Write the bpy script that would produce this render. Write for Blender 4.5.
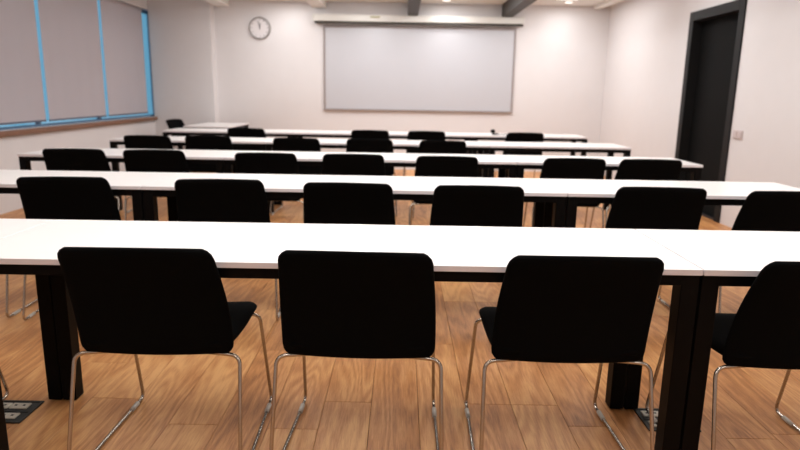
import bpy, bmesh, math, random
from mathutils import Vector, Matrix

for o in list(bpy.data.objects):
    bpy.data.objects.remove(o, do_unlink=True)
scene = bpy.context.scene
C = scene.collection
random.seed(7)

# ------------------------------------------------------------------ camera
CAM_H, PITCH, ROLL, FPX = 1.2505, 0.2099, 0.01643, 620.85
cam_data = bpy.data.cameras.new('camera')
cam = bpy.data.objects.new('camera', cam_data)
C.objects.link(cam)
F = Vector((0, math.cos(PITCH), -math.sin(PITCH)))
R0 = Vector((1, 0, 0))
U0 = R0.cross(F)
Rv = R0 * math.cos(ROLL) + U0 * math.sin(ROLL)
Uv = U0 * math.cos(ROLL) - R0 * math.sin(ROLL)
cam.matrix_world = Matrix(((Rv.x, Uv.x, -F.x, 0), (Rv.y, Uv.y, -F.y, 0), (Rv.z, Uv.z, -F.z, CAM_H), (0, 0, 0, 1)))
cam_data.sensor_width = 36
cam_data.lens = FPX / 800 * 36
cam_data.clip_start = 0.02
cam_data.dof.use_dof = True
cam_data.dof.focus_distance = 1.9
cam_data.dof.aperture_fstop = 3.0
scene.camera = cam

# ------------------------------------------------------------------ world, exposure
world = bpy.data.worlds.new('world')
scene.world = world
world.use_nodes = True
bg = world.node_tree.nodes['Background']
bg.inputs[0].default_value = (0.19, 0.47, 0.66, 1)      # cold daylight behind the blinds
bg.inputs[1].default_value = 1.35
scene.view_settings.view_transform = 'Standard'
scene.view_settings.look = 'None'
scene.view_settings.gamma = 1
scene.view_settings.use_curve_mapping = False
scene.view_settings.exposure = -0.56
PANEL_W = 26.0
SPOT_W = 5.0

# ------------------------------------------------------------------ materials
def srgb(r, g, b):
    f = lambda c: (c / 255 / 12.92) if c / 255 <= 0.04045 else ((c / 255 + 0.055) / 1.055) ** 2.4
    return (f(r), f(g), f(b), 1)

def mat(name, col, rough=0.5, metal=0.0, noise=0.0, scale=30.0, bump=0.0, spec=0.5, emit=None, coat=0.0):
    m = bpy.data.materials.new(name)
    m.use_nodes = True
    nt = m.node_tree
    b = nt.nodes['Principled BSDF']
    b.inputs['Base Color'].default_value = col
    b.inputs['Roughness'].default_value = rough
    b.inputs['Metallic'].default_value = metal
    b.inputs['Specular IOR Level'].default_value = spec
    b.inputs['Coat Weight'].default_value = coat
    if emit:
        b.inputs['Emission Color'].default_value = emit[0]
        b.inputs['Emission Strength'].default_value = emit[1]
    if noise or bump:
        tc = nt.nodes.new('ShaderNodeTexCoord')
        n = nt.nodes.new('ShaderNodeTexNoise')
        n.inputs['Scale'].default_value = scale
        n.inputs['Detail'].default_value = 4
        nt.links.new(tc.outputs['Object'], n.inputs['Vector'])
        if noise:
            mx = nt.nodes.new('ShaderNodeMix')
            mx.data_type = 'RGBA'
            mx.inputs['A'].default_value = tuple(max(0, c * (1 - noise)) for c in col[:3]) + (1,)
            mx.inputs['B'].default_value = tuple(min(1, c * (1 + noise)) for c in col[:3]) + (1,)
            nt.links.new(n.outputs['Fac'], mx.inputs['Factor'])
            nt.links.new(mx.outputs['Result'], b.inputs['Base Color'])
        if bump:
            bp = nt.nodes.new('ShaderNodeBump')
            bp.inputs['Strength'].default_value = bump
            bp.inputs['Distance'].default_value = 0.002
            nt.links.new(n.outputs['Fac'], bp.inputs['Height'])
            nt.links.new(bp.outputs['Normal'], b.inputs['Normal'])
    return m

def wood_floor():
    m = bpy.data.materials.new('laminate_oak')
    m.use_nodes = True
    nt = m.node_tree
    N = nt.nodes.new
    L = nt.links.new
    b = nt.nodes['Principled BSDF']
    tc = N('ShaderNodeTexCoord'); oi = N('ShaderNodeObjectInfo'); ge = N('ShaderNodeNewGeometry')
    ad = N('ShaderNodeMath'); ad.operation = 'ADD'
    L(oi.outputs['Random'], ad.inputs[0]); L(ge.outputs['Random Per Island'], ad.inputs[1])
    fr = N('ShaderNodeMath'); fr.operation = 'FRACT'; L(ad.outputs[0], fr.inputs[0])
    off = N('ShaderNodeMath'); off.operation = 'MULTIPLY'; off.inputs[1].default_value = 37.0
    L(fr.outputs[0], off.inputs[0])
    cb = N('ShaderNodeCombineXYZ'); L(off.outputs[0], cb.inputs[0]); L(off.outputs[0], cb.inputs[1]); L(off.outputs[0], cb.inputs[2])
    va = N('ShaderNodeVectorMath'); va.operation = 'ADD'
    L(tc.outputs['Object'], va.inputs[0]); L(cb.outputs[0], va.inputs[1])
    # long grain
    mp = N('ShaderNodeMapping'); mp.inputs['Scale'].default_value = (140, 8.0, 140); L(va.outputs[0], mp.inputs[0])
    n1 = N('ShaderNodeTexNoise'); n1.inputs['Scale'].default_value = 1.3; n1.inputs['Detail'].default_value = 7; n1.inputs['Roughness'].default_value = 0.62
    n1.inputs['Distortion'].default_value = 0.6
    L(mp.outputs[0], n1.inputs['Vector'])
    # cathedral rings
    mp2 = N('ShaderNodeMapping'); mp2.inputs['Scale'].default_value = (6.5, 0.85, 6.5); L(va.outputs[0], mp2.inputs[0])
    n2 = N('ShaderNodeTexNoise'); n2.inputs['Scale'].default_value = 1.0; n2.inputs['Detail'].default_value = 1.35
    L(mp2.outputs[0], n2.inputs['Vector'])
    mu = N('ShaderNodeMath'); mu.operation = 'MULTIPLY'; mu.inputs[1].default_value = 80; L(n2.outputs['Fac'], mu.inputs[0])
    sn = N('ShaderNodeMath'); sn.operation = 'SINE'; L(mu.outputs[0], sn.inputs[0])
    # large blotches
    mp3 = N('ShaderNodeMapping'); mp3.inputs['Scale'].default_value = (5, 2.2, 5); L(va.outputs[0], mp3.inputs[0])
    n3 = N('ShaderNodeTexNoise'); n3.inputs['Scale'].default_value = 1.0; n3.inputs['Detail'].default_value = 3; L(mp3.outputs[0], n3.inputs['Vector'])
    s1 = N('ShaderNodeMath'); s1.operation = 'MULTIPLY_ADD'; s1.inputs[1].default_value = 0.07; L(sn.outputs[0], s1.inputs[0])
    sc = N('ShaderNodeMath'); sc.operation = 'MULTIPLY_ADD'; sc.inputs[1].default_value = 0.6; sc.inputs[2].default_value = 0.2
    L(n1.outputs['Fac'], sc.inputs[0]); L(sc.outputs[0], s1.inputs[2])
    s2 = N('ShaderNodeMath'); s2.operation = 'MULTIPLY_ADD'; s2.inputs[1].default_value = 0.45; L(n3.outputs['Fac'], s2.inputs[0]); L(s1.outputs[0], s2.inputs[2])
    s3 = N('ShaderNodeMath'); s3.operation = 'MULTIPLY_ADD'; s3.inputs[1].default_value = 0.16; L(fr.outputs[0], s3.inputs[0]); L(s2.outputs[0], s3.inputs[2])
    rp = N('ShaderNodeValToRGB')
    e = rp.color_ramp.elements
    e[0].position = 0.46; e[0].color = srgb(116, 70, 36)
    e[1].position = 1.0; e[1].color = srgb(220, 166, 108)
    k = e.new(0.76); k.color = srgb(188, 128, 76)
    L(s3.outputs[0], rp.inputs[0])
    L(rp.outputs[0], b.inputs['Base Color'])
    b.inputs['Roughness'].default_value = 0.42
    bp = N('ShaderNodeBump'); bp.inputs['Strength'].default_value = 0.12; bp.inputs['Distance'].default_value = 0.001
    L(n1.outputs['Fac'], bp.inputs['Height']); L(bp.outputs['Normal'], b.inputs['Normal'])
    return m

M = dict(
    wall=mat('wall_paint', srgb(221, 217, 217), 0.75, noise=0.02, scale=6, bump=0.05),
    ceiling=mat('ceiling_paint', srgb(232, 230, 226), 0.8, noise=0.01, scale=5),
    wood=wood_floor(),
    subfloor=mat('floor_joint', srgb(52, 32, 20), 0.9, noise=0.1),
    top=mat('white_laminate', srgb(240, 236, 233), 0.28, noise=0.01, scale=40),
    edge=mat('edge_band', srgb(226, 220, 222), 0.5, noise=0.02),
    black=mat('black_steel', srgb(5, 4, 4), 0.5, noise=0.15, scale=60, spec=0.1),
    fabric=mat('black_fabric', srgb(6, 6, 6), 0.95, noise=0.25, scale=400, bump=0.25, spec=0.08),
    chrome=mat('brushed_chrome', srgb(186, 178, 168), 0.22, metal=1.0, noise=0.04, scale=50),
    clear=mat('frosted_plastic', srgb(196, 190, 180), 0.35, noise=0.05),
    board=mat('whiteboard_enamel', srgb(192, 192, 197), 0.22, noise=0.01, scale=3),
    boardframe=mat('board_frame', srgb(150, 140, 138), 0.4, noise=0.05),
    screenwhite=mat('screen_casing', srgb(222, 220, 214), 0.45, noise=0.01),
    screendark=mat('screen_slot', srgb(62, 58, 52), 0.6, noise=0.05),
    gold=mat('label_foil', srgb(160, 152, 108), 0.4, noise=0.05),
    beamdark=mat('dark_grey_tray', srgb(62, 60, 57), 0.6, noise=0.12, scale=12),
    blind=mat('blind_fabric', srgb(216, 213, 220), 0.9, noise=0.03, scale=90, bump=0.05),
    blindbar=mat('blind_bar', srgb(96, 100, 116), 0.5, noise=0.05),
    alu=mat('window_frame_blue', srgb(86, 120, 150), 0.4, noise=0.05),
    glass=None,
    sill=mat('sill_wood', srgb(128, 92, 72), 0.5, noise=0.25, scale=14),
    doorblack=mat('door_black', srgb(5, 5, 5), 0.8, noise=0.1, scale=10, spec=0.15),
    doorframe=mat('door_frame_charcoal', srgb(17, 16, 16), 0.6, noise=0.1, scale=10, spec=0.25),
    socket=mat('socket_plate', srgb(206, 192, 190), 0.4, noise=0.02),
    socketdark=mat('socket_rocker', srgb(198, 186, 185), 0.45, noise=0.03),
    clockface=mat('clock_face', srgb(224, 218, 218), 0.5, noise=0.01),
    clockrim=mat('clock_rim', srgb(150, 145, 143), 0.4, noise=0.05),
    clockhand=mat('clock_hand', srgb(110, 104, 104), 0.5, noise=0.05),
    floorbox=mat('floor_box_steel', srgb(36, 38, 34), 0.5, noise=0.1),
    module=mat('socket_module', srgb(216, 212, 198), 0.3, metal=0.3, noise=0.06),
    diffuser=mat('light_diffuser', srgb(245, 243, 238), 0.6, noise=0.005, emit=((1, 0.96, 0.91, 1), 3.0)),
)
g = bpy.data.materials.new('window_glass')
g.use_nodes = True
gb = g.node_tree.nodes['Principled BSDF']
gb.inputs['Base Color'].default_value = (0.85, 0.95, 1, 1)
gb.inputs['Roughness'].default_value = 0.02
gb.inputs['Transmission Weight'].default_value = 1.0
gb.inputs['IOR'].default_value = 1.45
M['glass'] = g
def blind_cloth():
    m = M['blind']; nt = m.node_tree
    tr = nt.nodes.new('ShaderNodeBsdfTranslucent'); tr.inputs[0].default_value = (0.90, 0.66, 0.58, 1)
    mx = nt.nodes.new('ShaderNodeMixShader'); mx.inputs[0].default_value = 0.42
    out = nt.nodes['Material Output']
    nt.links.new(nt.nodes['Principled BSDF'].outputs[0], mx.inputs[1]); nt.links.new(tr.outputs[0], mx.inputs[2])
    nt.links.new(mx.outputs[0], out.inputs['Surface'])
blind_cloth()

# ------------------------------------------------------------------ helpers
def obj(name, me, parent=None, m=None):
    o = bpy.data.objects.new(name, me)
    C.objects.link(o)
    if parent:
        o.parent = parent
    if m and me is not None and not me.materials:
        me.materials.append(m)
    return o

def empty(name, loc=(0, 0, 0), rz=0.0):
    o = bpy.data.objects.new(name, None)
    o.empty_display_size = 0.1
    C.objects.link(o)
    o.location = loc
    o.rotation_euler = (0, 0, rz)
    return o

def tag(o, label=None, cat=None, group=None, kind=None):
    if label: o['label'] = label
    if cat: o['category'] = cat
    if group: o['group'] = group
    if kind: o['kind'] = kind
    return o

def bm_mesh(bm, name, smooth=False):
    me = bpy.data.meshes.new(name)
    bm.normal_update()
    bm.to_mesh(me)
    bm.free()
    if smooth:
        for p in me.polygons: p.use_smooth = True
    return me

def add_box(bm, x0, x1, y0, y1, z0, z1):
    v = [bm.verts.new(c) for c in ((x0, y0, z0), (x1, y0, z0), (x1, y1, z0), (x0, y1, z0), (x0, y0, z1), (x1, y0, z1), (x1, y1, z1), (x0, y1, z1))]
    for f in ((3, 2, 1, 0), (4, 5, 6, 7), (0, 1, 5, 4), (1, 2, 6, 5), (2, 3, 7, 6), (3, 0, 4, 7)):
        bm.faces.new([v[i] for i in f])

def boxes(name, lst, bevel=0.0, seg=2):
    bm = bmesh.new()
    for b in lst: add_box(bm, *b)
    if bevel:
        bmesh.ops.bevel(bm, geom=bm.edges[:], offset=bevel, segments=seg, affect='EDGES', profile=0.5)
    return bm_mesh(bm, name)

def add_cyl(bm, c, axis, r, h, n=24, r2=None):
    """solid cylinder from c along axis"""
    a = Vector(axis).normalized()
    t = Vector((0, 0, 1)) if abs(a.z) < 0.9 else Vector((1, 0, 0))
    u = a.cross(t).normalized(); w = a.cross(u)
    c = Vector(c); r2 = r if r2 is None else r2
    A = [bm.verts.new(c + (u * math.cos(i * 2 * math.pi / n) + w * math.sin(i * 2 * math.pi / n)) * r) for i in range(n)]
    B = [bm.verts.new(c + a * h + (u * math.cos(i * 2 * math.pi / n) + w * math.sin(i * 2 * math.pi / n)) * r2) for i in range(n)]
    for i in range(n):
        bm.faces.new((A[i], B[i], B[(i + 1) % n], A[(i + 1) % n]))
    bm.faces.new(A); bm.faces.new(B[::-1])

def fillet(pts, r, seg=6):
    pts = [Vector(p) for p in pts]
    out = [pts[0]]
    for i in range(1, len(pts) - 1):
        a, b, c = pts[i - 1], pts[i], pts[i + 1]
        d1 = (a - b); d2 = (c - b)
        k = min(r, d1.length * 0.45, d2.length * 0.45)
        p, q = b + d1.normalized() * k, b + d2.normalized() * k
        for s in range(seg + 1):
            t = s / seg
            out.append(p * (1 - t) ** 2 + b * 2 * t * (1 - t) + q * t * t)
    out.append(pts[-1])
    return out

def add_tube(bm, pts, r, n=10):
    rings = []
    prev = None
    for i, p in enumerate(pts):
        d = (pts[min(i + 1, len(pts) - 1)] - pts[max(i - 1, 0)]).normalized()
        if prev is None:
            t = Vector((0, 0, 1)) if abs(d.z) < 0.9 else Vector((1, 0, 0))
            u = d.cross(t).normalized()
        else:
            u = (prev - d * prev.dot(d)).normalized()
        prev = u
        w = d.cross(u)
        rings.append([bm.verts.new(p + (u * math.cos(k * 2 * math.pi / n) + w * math.sin(k * 2 * math.pi / n)) * r) for k in range(n)])
    for A, B in zip(rings, rings[1:]):
        for k in range(n):
            bm.faces.new((A[k], A[(k + 1) % n], B[(k + 1) % n], B[k]))
    bm.faces.new(rings[0][::-1]); bm.faces.new(rings[-1])

def tube_mesh(name, pts, r, fil=0.03, n=10):
    bm = bmesh.new()
    add_tube(bm, fillet(pts, fil), r, n)
    return bm_mesh(bm, name, True)

def pad_mesh(name, func, thick, nu=22, nv=20):
    """closed, softly edged pad; func(u,v) -> (point, normal), u,v in -1..1"""
    bm = bmesh.new()
    def grid(sign):
        rows = []
        for j in range(nv + 1):
            row = []
            for i in range(nu + 1):
                u = math.sin((-1 + 2 * i / nu) * math.pi / 2); v = math.sin((-1 + 2 * j / nv) * math.pi / 2)
                p, nrm = func(u, v)
                e = max(abs(u), abs(v))
                h = thick / 2 * math.sqrt(max(0.0, 1 - e ** 14))
                row.append((p, nrm, h, e))
            rows.append(row)
        return rows
    G = grid(1)
    front = {}; back = {}
    for j in range(nv + 1):
        for i in range(nu + 1):
            p, nrm, h, e = G[j][i]
            border = i in (0, nu) or j in (0, nv)
            if border:
                front[i, j] = back[i, j] = bm.verts.new(p)
            else:
                front[i, j] = bm.verts.new(p + nrm * h)
                back[i, j] = bm.verts.new(p - nrm * h)
    for j in range(nv):
        for i in range(nu):
            bm.faces.new((front[i, j], front[i + 1, j], front[i + 1, j + 1], front[i, j + 1]))
            bm.faces.new((back[i, j + 1], back[i + 1, j + 1], back[i + 1, j], back[i, j]))
    bmesh.ops.recalc_face_normals(bm, faces=bm.faces[:])
    return bm_mesh(bm, name, True)

def copy_tree(o, parent=None):
    c = o.copy(); C.objects.link(c)
    if parent: c.parent = parent
    for ch in list(o.children): copy_tree(ch, c)
    return c

# ------------------------------------------------------------------ the room
XL, XR, YB, YF, ZC = -3.98, 3.27, 10.33, -2.6, 2.64

floor = tag(obj('floor', boxes('floor', [(XL - .3, XR + .3, YF - .1, YB + .4, -0.14, -0.012)]), None, M['subfloor']), kind='structure')

# planks: real boards with joints; the 300 or so in front of the camera are single parts
PW, PL, GAP = 0.192, 1.285, 0.0016
X0 = -0.298
plank_cache = {}
def plank_mesh(w, l):
    key = (round(w, 3), round(l, 3))
    if key not in plank_cache:
        bm = bmesh.new()
        hw, hl, b = w / 2 - GAP / 2, l / 2 - GAP / 2, 0.0012
        v0 = [bm.verts.new((sx * hw, sy * hl, -0.011)) for sx, sy in ((-1, -1), (1, -1), (1, 1), (-1, 1))]
        v1 = [bm.verts.new((sx * hw, sy * hl, -0.0008)) for sx, sy in ((-1, -1), (1, -1), (1, 1), (-1, 1))]
        v2 = [bm.verts.new((sx * (hw - b), sy * (hl - b), 0.0)) for sx, sy in ((-1, -1), (1, -1), (1, 1), (-1, 1))]
        for A, B in ((v0, v1), (v1, v2)):
            for i in range(4):
                bm.faces.new((A[i], A[(i + 1) % 4], B[(i + 1) % 4], B[i]))
        bm.faces.new(v2); bm.faces.new(v0[::-1])
        plank_cache[key] = bm_mesh(bm, 'plank')
        plank_cache[key].materials.append(M['wood'])
    return plank_cache[key]

near, far = [], []
k0 = math.floor((XL - X0) / PW)
k = k0
while X0 + k * PW < XR:
    xa, xb = max(XL, X0 + k * PW), min(XR, X0 + (k + 1) * PW)
    if k in (0, 3, 4, -5): ph = 2.352 - PL * 4
    elif k == 2: ph = 2.352 - PL * 4 + 0.62
    elif k == -3: ph = 2.157 - PL * 4
    else: ph = 2.352 - PL * 4 + random.choice((0.33, 0.5, 0.75, 0.95, 1.1)) + random.uniform(-.08, .08)
    y = ph
    while y < YB:
        ya, yb = max(YF, y), min(YB, y + PL)
        if yb - ya > 0.02 and xb - xa > 0.01:
            yc, xc = (ya + yb) / 2, (xa + xb) / 2
            vis = yb > 1.3 and ya < 8.6 and abs(xc) < 0.72 * yb + 0.5
            (near if vis else far).append((xa, xb, ya, yb))
        y += PL
    k += 1
near.sort(key=lambda q: math.hypot((q[0] + q[1]) / 2, q[2]))
far += near[290:]
near = near[:290]
for xa, xb, ya, yb in near:
    o = obj('floor_plank', plank_mesh(xb - xa, yb - ya), floor)
    o.location = ((xa + xb) / 2, (ya + yb) / 2, 0)
bm = bmesh.new()
for xa, xb, ya, yb in far:
    add_box(bm, xa + GAP / 2, xb - GAP / 2, ya + GAP / 2, yb - GAP / 2, -0.011, 0.0)
tag(obj('floor_planks', bm_mesh(bm, 'floor_planks'), floor, M['wood']), kind='stuff')

tag(obj('ceiling', boxes('ceiling', [(XL - .3, XR + .3, YF - .1, YB + .4, ZC, ZC + 0.12)]), None, M['ceiling']), kind='structure')
tag(obj('wall_back', boxes('wall_back', [(XL, XR + .3, YB, YB + .15, -0.012, ZC)]), None, M['wall']), kind='structure')
tag(obj('wall_front', boxes('wall_front', [(XL - .3, XR + .3, YF - .15, YF, -0.012, ZC)]), None, M['wall']), kind='structure')
# corner column beside the window
COLX, COLY = -3.01, 10.13
tag(obj('wall_column', boxes('wall_column', [(XL, COLX, COLY, YB, 0, ZC)]), None, M['wall']), kind='structure')
# left wall with the window opening
WY0, WY1, WZ0, WZ1 = 5.62, 10.36, 0.815, 2.45
YE = YB + .27
tag(obj('wall_left', boxes('wall_left', [(XL - .12, XL, YF, YE, -0.012, WZ0), (XL - .12, XL, YF, YE, WZ1, ZC), (XL - .12, XL, YF, WY0, WZ0, WZ1), (XL - .12, XL, WY1, YE, WZ0, WZ1)]), None, M['wall']), kind='structure')
# right wall with the doorway
DY0, DY1, DZ = 6.30, 7.33, 2.12
tag(obj('wall_right', boxes('wall_right', [(XR, XR + .2, YF, DY0, -0.012, ZC), (XR, XR + .2, DY1, YB, -0.012, ZC), (XR, XR + .2, DY0, DY1, DZ, ZC)]), None, M['wall']), kind='structure')

# door
d = tag(empty('door_1', (XR, (DY0 + DY1) / 2, 0)), kind='structure')
def absolute(o):
    """keep a mesh modelled in world coordinates in place under its parent"""
    o.matrix_parent_inverse = Matrix.Translation(-o.parent.location)
    return o
cw = 0.07
absolute(obj('door_frame', boxes('door_frame', [(XR - .018, XR + .2, DY0 - cw, DY0 + .03, 0, DZ + cw), (XR - .018, XR + .2, DY1 - .03, DY1 + cw, 0, DZ + cw), (XR - .018, XR + .2, DY0 + .03, DY1 - .03, DZ - .03, DZ + cw)], 0.003), d, M['doorframe']))
lf = absolute(obj('door_leaf', boxes('door_leaf', [(XR + .09, XR + .135, DY0 + .0305, DY1 - .0305, 0.0008, DZ - .0305)], 0.002), d, M['doorblack']))

# window
w = tag(empty('window_1', (XL, (WY0 + WY1) / 2, WZ0)), kind='structure')
fx0, fx1 = XL - .11, XL - .07
absolute(obj('window_frame', boxes('window_frame', [(fx0, fx1, WY0, WY1, WZ0, WZ0 + .025), (fx0, fx1, WY0, WY1, WZ1 - .05, WZ1), (fx0, fx1, WY0, WY0 + .05, WZ0 + .025, WZ1 - .05), (fx0, fx1, WY1 - .02, WY1, WZ0 + .025, WZ1 - .05)]), w, M['alu']))
mul = (7.02, 8.45)
for my in mul:
    absolute(obj('mullion', boxes('mullion', [(fx0, fx1, my - .03, my + .03, WZ0 + .025, WZ1 - .05)]), w, M['alu']))
ed = (WY0 + .05, mul[0] - .03, mul[0] + .03, mul[1] - .03, mul[1] + .03, WY1 - .02)
for i in range(3):
    absolute(obj('window_pane', boxes('window_pane', [(fx0 + .025, fx0 + .031, ed[2 * i], ed[2 * i + 1], WZ0 + .025, WZ1 - .05)]), w, M['glass']))
absolute(obj('window_sill', boxes('window_sill', [(XL - .06, XL + .05, WY0 - .1, COLY - .004, WZ0 - .055, WZ0 - .001)], 0.006), w, M['sill']))

# roller blinds in the window reveal
blind_spans = [(5.66, 7.06, 'grey roller blind in the window, farthest from the room corner'),
               (7.135, 8.52, 'grey roller blind in the middle of the window'),
               (8.60, 9.93, 'grey roller blind in the window, next to the corner column')]
BX = XL - .022
for y0, y1, lab in blind_spans:
    t = tag(empty('roller_blind', (BX, (y0 + y1) / 2, WZ0)), lab, 'blind', 'roller blinds in the window')
    bm = bmesh.new()
    n = 40                                     # cloth hanging with faint waves
    a = []
    for i in range(n + 1):
        y = y0 + (y1 - y0) * i / n
        for z in (WZ0 + .075, WZ1 - .05):
            dx = 0.003 * math.sin(i * 0.7 + y0) * (1 if z < 1 else 0.3)
            a.append((bm.verts.new((BX + dx + .001, y, z)), bm.verts.new((BX + dx - .001, y, z))))
    for i in range(n):
        p0, p1, q0, q1 = a[2 * i], a[2 * i + 1], a[2 * i + 2], a[2 * i + 3]
        bm.faces.new((p0[0], q0[0], q1[0], p1[0])); bm.faces.new((p1[1], q1[1], q0[1], p0[1]))
        bm.faces.new((p0[1], q0[1], q0[0], p0[0])); bm.faces.new((p1[0], q1[0], q1[1], p1[1]))
    for e in (0, n):
        p0, p1 = a[2 * e], a[2 * e + 1]
        bm.faces.new((p0[0], p1[0], p1[1], p0[1]))
    bmesh.ops.recalc_face_normals(bm, faces=bm.faces[:])
    absolute(obj('blind_cloth', bm_mesh(bm, 'blind_cloth', False), t, M['blind']))
    absolute(obj('bottom_bar', boxes('bottom_bar', [(BX - .008, BX + .008, y0, y1, WZ0 + .055, WZ0 + .075)], 0.003), t, M['blindbar']))
    bm = bmesh.new(); add_cyl(bm, (BX - .012, y0, WZ1 - .03), (0, 1, 0), 0.024, y1 - y0)
    absolute(obj('roller_tube', bm_mesh(bm, 'roller_tube', True), t, M['blind']))

# ceiling beams running towards the back wall
def trim(n, x0, x1, z0, m):
    return tag(obj('trim_%d' % n, boxes('trim', [(x0, x1, YF, YB, z0, ZC)], 0.004), None, m), kind='structure')
trim(1, -2.98, -2.76, 2.545, M['ceiling'])
trim(2, -1.44, -1.22, 2.545, M['ceiling'])
trim(3, 0.07, 0.23, 2.445, M['beamdark'])
trim(4, 1.56, 1.73, 2.45, M['beamdark'])
trim(5, 3.0, 3.12, 2.59, M['ceiling'])

# ceiling lights: recessed panels and small downlights
def light_panel(x, y, lab, power=1.0, sx=0.3, sy=1.2):
    t = tag(empty('ceiling_light', (x, y, ZC)), lab, 'light', 'recessed ceiling light panels')
    fr = [(-sx / 2 - .02, sx / 2 + .02, -sy / 2 - .02, -sy / 2, -.012, 0), (-sx / 2 - .02, sx / 2 + .02, sy / 2, sy / 2 + .02, -.012, 0),
          (-sx / 2 - .02, -sx / 2, -sy / 2, sy / 2, -.012, 0), (sx / 2, sx / 2 + .02, -sy / 2, sy / 2, -.012, 0)]
    obj('frame', boxes('frame', fr), t, M['screenwhite'])
    obj('diffuser', boxes('diffuser', [(-sx / 2, sx / 2, -sy / 2, sy / 2, -.008, 0)]), t, M['diffuser'])
    ld = bpy.data.lights.new('panel_light', 'AREA'); ld.shape = 'RECTANGLE'; ld.size = sx; ld.size_y = sy
    ld.energy = PANEL_W * power; ld.color = (0.985, 0.99, 1.0)
    lo = bpy.data.objects.new('panel_light', ld); C.objects.link(lo); lo.parent = t; lo.location = (0, 0, -.02)
LR = ['empty rear floor', 'fifth table row', 'third table row', 'second table row', 'first table row']
ORD = ['first', 'second', 'third', 'fourth', 'fifth', 'sixth', 'seventh']
for yi, y in enumerate((0.2, 2.1, 4.3, 6.6, 9.05)):
    for xi, (x, pw) in enumerate(((-2.1, .6), (-0.58, 1.0), (0.9, 1.0), (2.4, .8))):
        light_panel(x, y, 'recessed white ceiling light panel, %s from the window, above the %s' % (ORD[xi], LR[yi]), pw * (0.6, 1, 1, 1, 1.35)[yi])
for x, dn in ((-1.75, 'near the wall clock'), (0.65, 'near the whiteboard middle'), (2.5, 'near the corner on the door side')):
    t = tag(empty('downlight', (x, 9.90, ZC)), 'small round ceiling downlight before the back wall ' + dn, 'light', 'downlights before the whiteboard wall')
    bm = bmesh.new(); add_cyl(bm, (0, 0, -.012), (0, 0, 1), .07, .012); obj('rim', bm_mesh(bm, 'rim'), t, M['screenwhite'])
    bm = bmesh.new(); add_cyl(bm, (0, 0, -.014), (0, 0, 1), .055, .002); obj('lens', bm_mesh(bm, 'lens'), t, M['diffuser'])
    ld = bpy.data.lights.new('down_light', 'AREA'); ld.shape = 'DISK'; ld.size = 0.12; ld.energy = SPOT_W; ld.color = (1.0, 0.995, 0.985)
    lo = bpy.data.objects.new('down_light', ld); C.objects.link(lo); lo.parent = t; lo.location = (0, 0, -.03)

# ------------------------------------------------------------------ tables
T_H, T_T, T_D = 0.74, 0.019, 0.58
rail_h, leg_w, leg_d = 0.036, 0.055, 0.062
tcache = {}
def make_table(x0, x1, yf, label, depth=T_D, group='training tables in rows', name='training_table', gap=0.003):
    wdt = x1 - x0 - gap
    t = tag(empty(name, ((x0 + x1) / 2, yf + depth / 2, 0)), label, 'table', group)
    key = (round(wdt, 3), depth)
    hw, hd = wdt / 2, depth / 2
    if key not in tcache:
        me_top = boxes('tabletop', [(-hw, hw, -hd, hd, T_H - T_T, T_H)], 0.0015, 2)
        me_top.materials.append(M['top'])
        me_top.materials.append(M['edge'])
        for p in me_top.polygons:
            if abs(p.normal.z) < 0.5: p.material_index = 1
        zt = T_H - T_T
        ins = 0.012
        long_rail = boxes('rail', [(-hw + leg_w, hw - leg_w, -.015, .015, zt - rail_h, zt)], 0.002)
        end_rail = boxes('rail', [(-.015, .015, -hd + ins + leg_d, hd - ins - leg_d, zt - rail_h, zt)], 0.002)
        leg = boxes('leg', [(-leg_w / 2, leg_w / 2, -leg_d / 2, leg_d / 2, 0.004, zt)], 0.003)
        foot = boxes('foot_pad', [(-leg_w / 2 + .008, leg_w / 2 - .008, -leg_d / 2 + .008, leg_d / 2 - .008, 0, .004)])
        tcache[key] = (me_top, long_rail, end_rail, leg, foot)
    me_top, long_rail, end_rail, leg, foot = tcache[key]
    ins = 0.012
    obj('tabletop', me_top, t)
    for s in (-1, 1):
        o = obj('rail', long_rail, t, M['black']); o.location = (0, s * (hd - ins - .015), 0)
        o = obj('rail', end_rail, t, M['black']); o.location = (s * (hw - .018), 0, 0)
        for q in (-1, 1):
            o = obj('leg', leg, t, M['black']); o.location = (s * (hw - leg_w / 2 - .001), q * (hd - ins - leg_d / 2), 0)
            obj('foot_pad', foot, o, M['black'])
    return t

ROWY = {1: 1.816, 2: 3.281, 3: 4.799, 4: 6.330, 5: 7.842}
RN = {5: 'the row nearest the whiteboard', 4: 'the second row from the whiteboard', 3: 'the third row from the whiteboard',
      2: 'the fourth row from the whiteboard', 1: 'the fifth row from the whiteboard'}
SEAM_L, SEAM_R = {1: -1.365, 2: -1.39}, {1: 0.925, 2: 0.895}
for r, yf in ROWY.items():
    sl, sr = SEAM_L.get(r, -1.38), SEAM_R.get(r, 0.90)
    if r == 1: xl, xr = -2.93, 2.35
    else: xl, xr = (-3.0 if r == 5 else -2.97), 2.34
    make_table(xl, sl, yf, 'white-topped black-legged table at the window end of ' + RN[r], gap=0.0006)
    make_table(sl, sr, yf, 'long white-topped black-legged table in the middle of ' + RN[r], gap=0.0045)
    make_table(sr, xr, yf, 'white-topped black-legged table at the door end of ' + RN[r], gap=0.0045)
# the lecturer's desk turned lengthwise beside the column
t = make_table(-0.575, 0.575, 0, 'white desk set crosswise between the corner column and the row nearest the whiteboard', 0.66, None, 'lecturer_desk')
t.location = (-2.76, 9.44, 0); t.rotation_euler = (0, 0, math.pi / 2)

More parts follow.
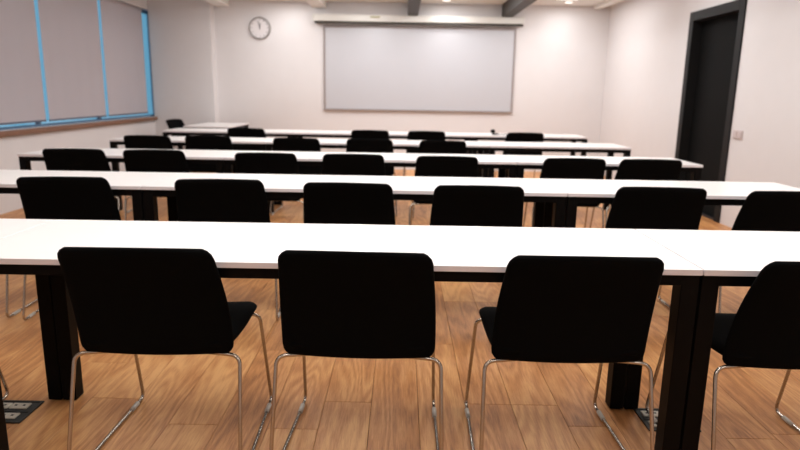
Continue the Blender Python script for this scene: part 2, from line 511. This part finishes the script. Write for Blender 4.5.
# ------------------------------------------------------------------ chairs
def make_chair():
    t = empty('sled_chair')
    # backrest: rises from the rear of the seat, leaning back, softly dished
    def back(u, v):
        s = (v + 1) / 2
        y = -0.203 - 0.135 * s ** 1.12 + 0.018 * math.sin(math.pi * s)
        z = 0.417 + 0.386 * s
        hw = 0.246 + 0.004 * math.sin(math.pi * min(1, s * 1.15)) - 0.018 * s ** 1.3
        rc = 0.038                                      # rounded corners
        dz = (1 - s) * 0.386
        cut = rc - math.sqrt(max(0, rc * rc - (rc - dz) ** 2)) if dz < rc else 0
        rb = 0.035; db = s * 0.386
        cut += (rb - math.sqrt(max(0, rb * rb - (rb - db) ** 2))) * .8 if db < rb else 0
        x = u * (hw - cut)
        y += 0.022 * u * u
        sag = 0.006 * u * u * s
        n = Vector((-0.10 * u, 0.92, 0.36)).normalized()
        return Vector((x, y, z - sag)), n
    obj('backrest', pad_mesh('backrest', back, 0.026), t, M['fabric'])
    def seat(u, v):
        s = (v + 1) / 2
        y = -0.212 + 0.440 * s
        hw = 0.240 + 0.012 * s - 0.010 * s * s
        rc = 0.06; dy = (1 - s) * 0.440
        cut = rc - math.sqrt(max(0, rc * rc - (rc - dy) ** 2)) if dy < rc else 0
        rr = 0.05; ry = s * 0.440
        cut += rr - math.sqrt(max(0, rr * rr - (rr - ry) ** 2)) if ry < rr else 0
        z = 0.452 - 0.012 * math.sin(math.pi * s) - 0.022 * max(0, (s - .72) / .28) ** 2 + 0.006 * u * u
        return Vector((u * (hw - cut), y, z)), Vector((0, 0, 1))
    obj('seat', pad_mesh('seat', seat, 0.040), t, M['fabric'])
    r = 0.0066
    z0 = r + 0.003
    for s in (-1, 1):
        pts = [(s * .10, -.165, .416), (s * .266, -.192, .412), (s * .277, -.290, z0), (s * .263, .290, z0), (s * .250, .178, .416), (s * .10, .160, .420)]
        side = obj('side_frame', tube_mesh('side_frame', pts, r, .034), t, M['chrome'])
        for gy in (-.20, .205):
            bm = bmesh.new()
            gx = .277 - .014 * (gy + .29) / .58
            add_cyl(bm, (s * gx, gy - .03, z0), (0, 1, 0), r + .0025, .06, 12)
            obj('glide', bm_mesh(bm, 'glide', True), side, M['clear'])
    for y, z in ((-.165, .416), (.160, .420)):
        obj('crossbar', tube_mesh('crossbar', [(-.10, y, z), (.10, y, z)], r), t, M['chrome'])
    return t

chair0 = make_chair()
# (x, y of the chair's middle, turn in degrees)
spots = {
    1: [(-1.862, 2.06, 0), (-0.778, 2.062, 0.5), (-0.122, 2.06, -1.5), (0.545, 2.05, 0), (1.276, 2.03, 0)],
    2: [(-2.42, 3.50, 0), (-1.785, 3.49, 6), (-0.965, 3.50, 4), (-0.265, 3.447, -1), (0.405, 3.425, -1), (1.362, 3.47, -3), (1.995, 3.40, -2)],
    3: [(-2.500, 5.00, 4), (-1.900, 5.017, 4), (-1.021, 4.93, 2), (-0.362, 4.94, 1), (0.347, 4.90, -1), (1.298, 4.90, -2), (1.868, 4.91, -2)],
    4: [(-2.530, 6.48, 2), (-1.950, 6.56, 2), (-1.038, 6.46, 0), (-0.315, 6.50, 0), (0.408, 6.43, 0)],
    5: [(-1.900, 7.95, 0), (-0.384, 7.95, 0), (0.306, 7.95, 0), (1.510, 7.95, 0)],
}
ORD = ['first', 'second', 'third', 'fourth', 'fifth', 'sixth', 'seventh']
used = False
for r, lst in spots.items():
    for i, (x, y, a) in enumerate(lst):
        c = copy_tree(chair0) if used else chair0
        used = True
        c.location = (x, y, 0); c.rotation_euler = (0, 0, math.radians(a))
        tag(c, 'black sled-leg chair, %s from window, %s' % (ORD[i], RN[r].replace('the ', '', 1)), 'chair', 'black sled chairs at the tables')
c = copy_tree(chair0)
c.location = (-3.17, 9.52, 0); c.rotation_euler = (0, 0, math.radians(-101))
tag(c, 'black chair turned sideways at the lecturer desk by the corner column', 'chair', 'black sled chairs at the tables')

# ------------------------------------------------------------------ back wall things
t = tag(empty('whiteboard', (0.265, YB, 0.95)), 'wide grey-white whiteboard in a thin frame on the wall', 'whiteboard')
bx0, bx1, bz0, bz1, fy = -1.27, 1.80, 0.955, 2.275, YB - .03
absolute(obj('writing_surface', boxes('writing_surface', [(bx0 + .02, bx1 - .02, YB - .022, YB - .002, bz0 + .02, bz1 - .02)]), t, M['board']))
fw = 0.028
for b in ((bx0, bx1, fy, YB - .001, bz1 - fw, bz1), (bx0, bx1, fy - .012, YB - .001, bz0, bz0 + fw), (bx0, bx0 + fw, fy, YB - .001, bz0 + fw, bz1 - fw), (bx1 - fw, bx1, fy, YB - .001, bz0 + fw, bz1 - fw)):
    absolute(obj('frame_bar', boxes('frame_bar', [b], 0.003), t, M['boardframe']))

t = tag(empty('projection_screen', (0.235, YB, 2.31)), 'rolled-up projection screen in a long white casing above the whiteboard', 'projector screen')
sx0, sx1, sy0 = -1.43, 1.90, YB - .13
absolute(obj('casing', boxes('casing', [(sx0 + .03, sx1 - .03, sy0, YB - .001, 2.335, 2.44)], 0.012, 3), t, M['screenwhite']))
for a, b in ((sx0, sx0 + .03), (sx1 - .03, sx1)):
    absolute(obj('end_cap', boxes('end_cap', [(a, b, sy0 - .004, YB - .001, 2.325, 2.444)], 0.01, 3), t, M['screenwhite']))
absolute(obj('weight_bar', boxes('weight_bar', [(sx0 + .035, sx1 - .01, sy0 + .002, sy0 + .05, 2.300, 2.334)], 0.006), t, M['screendark']))
absolute(obj('label_plate', boxes('label_plate', [(-0.52, -0.37, sy0 - .004, sy0 + .001, 2.392, 2.418)], 0.001), t, M['gold']))

t = tag(empty('wall_clock', (-2.285, YB, 2.222)), 'round white wall clock with a grey rim beside the whiteboard', 'clock')
bm = bmesh.new()
n = 48
prof = [(0.150, -.012), (0.152, -.034), (0.160, -.040), (0.170, -.036), (0.176, -.018), (0.176, 0.0), (0.150, 0.0)]
rings = [[bm.verts.new((math.cos(i * 2 * math.pi / n) * r_, y_, math.sin(i * 2 * math.pi / n) * r_)) for i in range(n)] for r_, y_ in prof]
for A, B in zip(rings, rings[1:] + rings[:1]):
    for i in range(n):
        bm.faces.new((A[i], A[(i + 1) % n], B[(i + 1) % n], B[i]))
bmesh.ops.recalc_face_normals(bm, faces=bm.faces[:])
obj('rim', bm_mesh(bm, 'rim', True), t, M['clockrim'])
bm = bmesh.new(); add_cyl(bm, (0, -.002, 0), (0, -1, 0), .151, .012, 48); obj('dial', bm_mesh(bm, 'dial'), t, M['clockface'])
for i in range(12):
    a = i * math.pi / 6
    o = obj('hour_mark', bpy.data.meshes.get('hour_mark') or boxes('hour_mark', [(-.004, .004, -.016, -.0145, .116, .140)]), t, M['clockhand'])
    o.rotation_euler = (0, a, 0)
for nm, ln, wd, a in (('hour_hand', .075, .007, math.radians(8)), ('minute_hand', .115, .005, math.radians(-14))):
    o = obj(nm, boxes(nm, [(-wd, wd, -.019, -.017, -.02, ln)]), t, M['clockhand']); o.rotation_euler = (0, a, 0)

# double wall socket beside the door
t = tag(empty('wall_socket', (XR, 6.09, 0.905)), 'pale double switch plate on the wall beside the black door', 'wall socket')
obj('plate', boxes('plate', [(-.010, 0, -.085, .085, -.045, .045)], 0.004), t, M['socket'])
for s in (-1, 1):
    obj('rocker', boxes('rocker', [(-.016, -.009, s * .041 - .032, s * .041 + .032, -.034, .030)], 0.003), t, M['socketdark'])

# floor socket boxes
def floor_box(x, y, lab):
    t = tag(empty('floor_socket_box', (x, y, 0)), lab, 'floor socket', 'socket boxes in the floor')
    h = .006
    fr = [(-.10, .10, -.085, -.075, 0, h), (-.10, .10, .075, .085, 0, h), (-.10, -.09, -.075, .075, 0, h), (.09, .10, -.075, .075, 0, h)]
    obj('rim', boxes('rim', fr, 0.001), t, M['floorbox'])
    obj('plate', boxes('plate', [(-.09, .09, -.075, .075, 0.0002, .0025)]), t, M['floorbox'])
    obj('divider', boxes('divider', [(-.09, .09, -.005, .005, .0025, .006)]), t, M['floorbox'])
    for cy in (-.040, .038):
        for cx in (-.046, .030):
            m = obj('socket_module', boxes('socket_module', [(cx - .036, cx + .036, cy - .021, cy + .021, .0025, .010)], 0.004), t, M['module'])
            for k in (-.016, .016):
                obj('socket_hole', boxes('socket_hole', [(cx + k - .005, cx + k + .005, cy - .005, cy + .005, .010, .0106)]), m, M['floorbox'])
    return t
floor_box(-1.53, 2.225, 'black floor socket box by the window end table in the fifth row')
floor_box(1.065, 2.245, 'black floor socket box by the door end table in the fifth row')

# small microphone on the front row of tables
t = tag(empty('desk_microphone', (1.21, 8.10, T_H)), 'small black desk microphone on the table row nearest the whiteboard', 'microphone')
bm = bmesh.new(); add_cyl(bm, (0, 0, 0), (0, 0, 1), .05, .016, 24, .04); obj('base', bm_mesh(bm, 'base'), t, M['black'])
obj('stem', tube_mesh('stem', [(0, 0, .012), (-.01, 0, .03), (-.03, -.03, .040)], .004, .03), t, M['black'])
bm = bmesh.new(); bmesh.ops.create_uvsphere(bm, u_segments=14, v_segments=10, radius=.028)
bmesh.ops.scale(bm, vec=(1.15, 1, .9), verts=bm.verts[:]); o = obj('head', bm_mesh(bm, 'head', True), t, M['fabric']); o.location = (-.035, -.035, .046)
obj('cable', tube_mesh('cable', [(.04, 0, .004), (.15, .02, .004), (.24, -.05, .004)], .004, .05), t, M['black'])
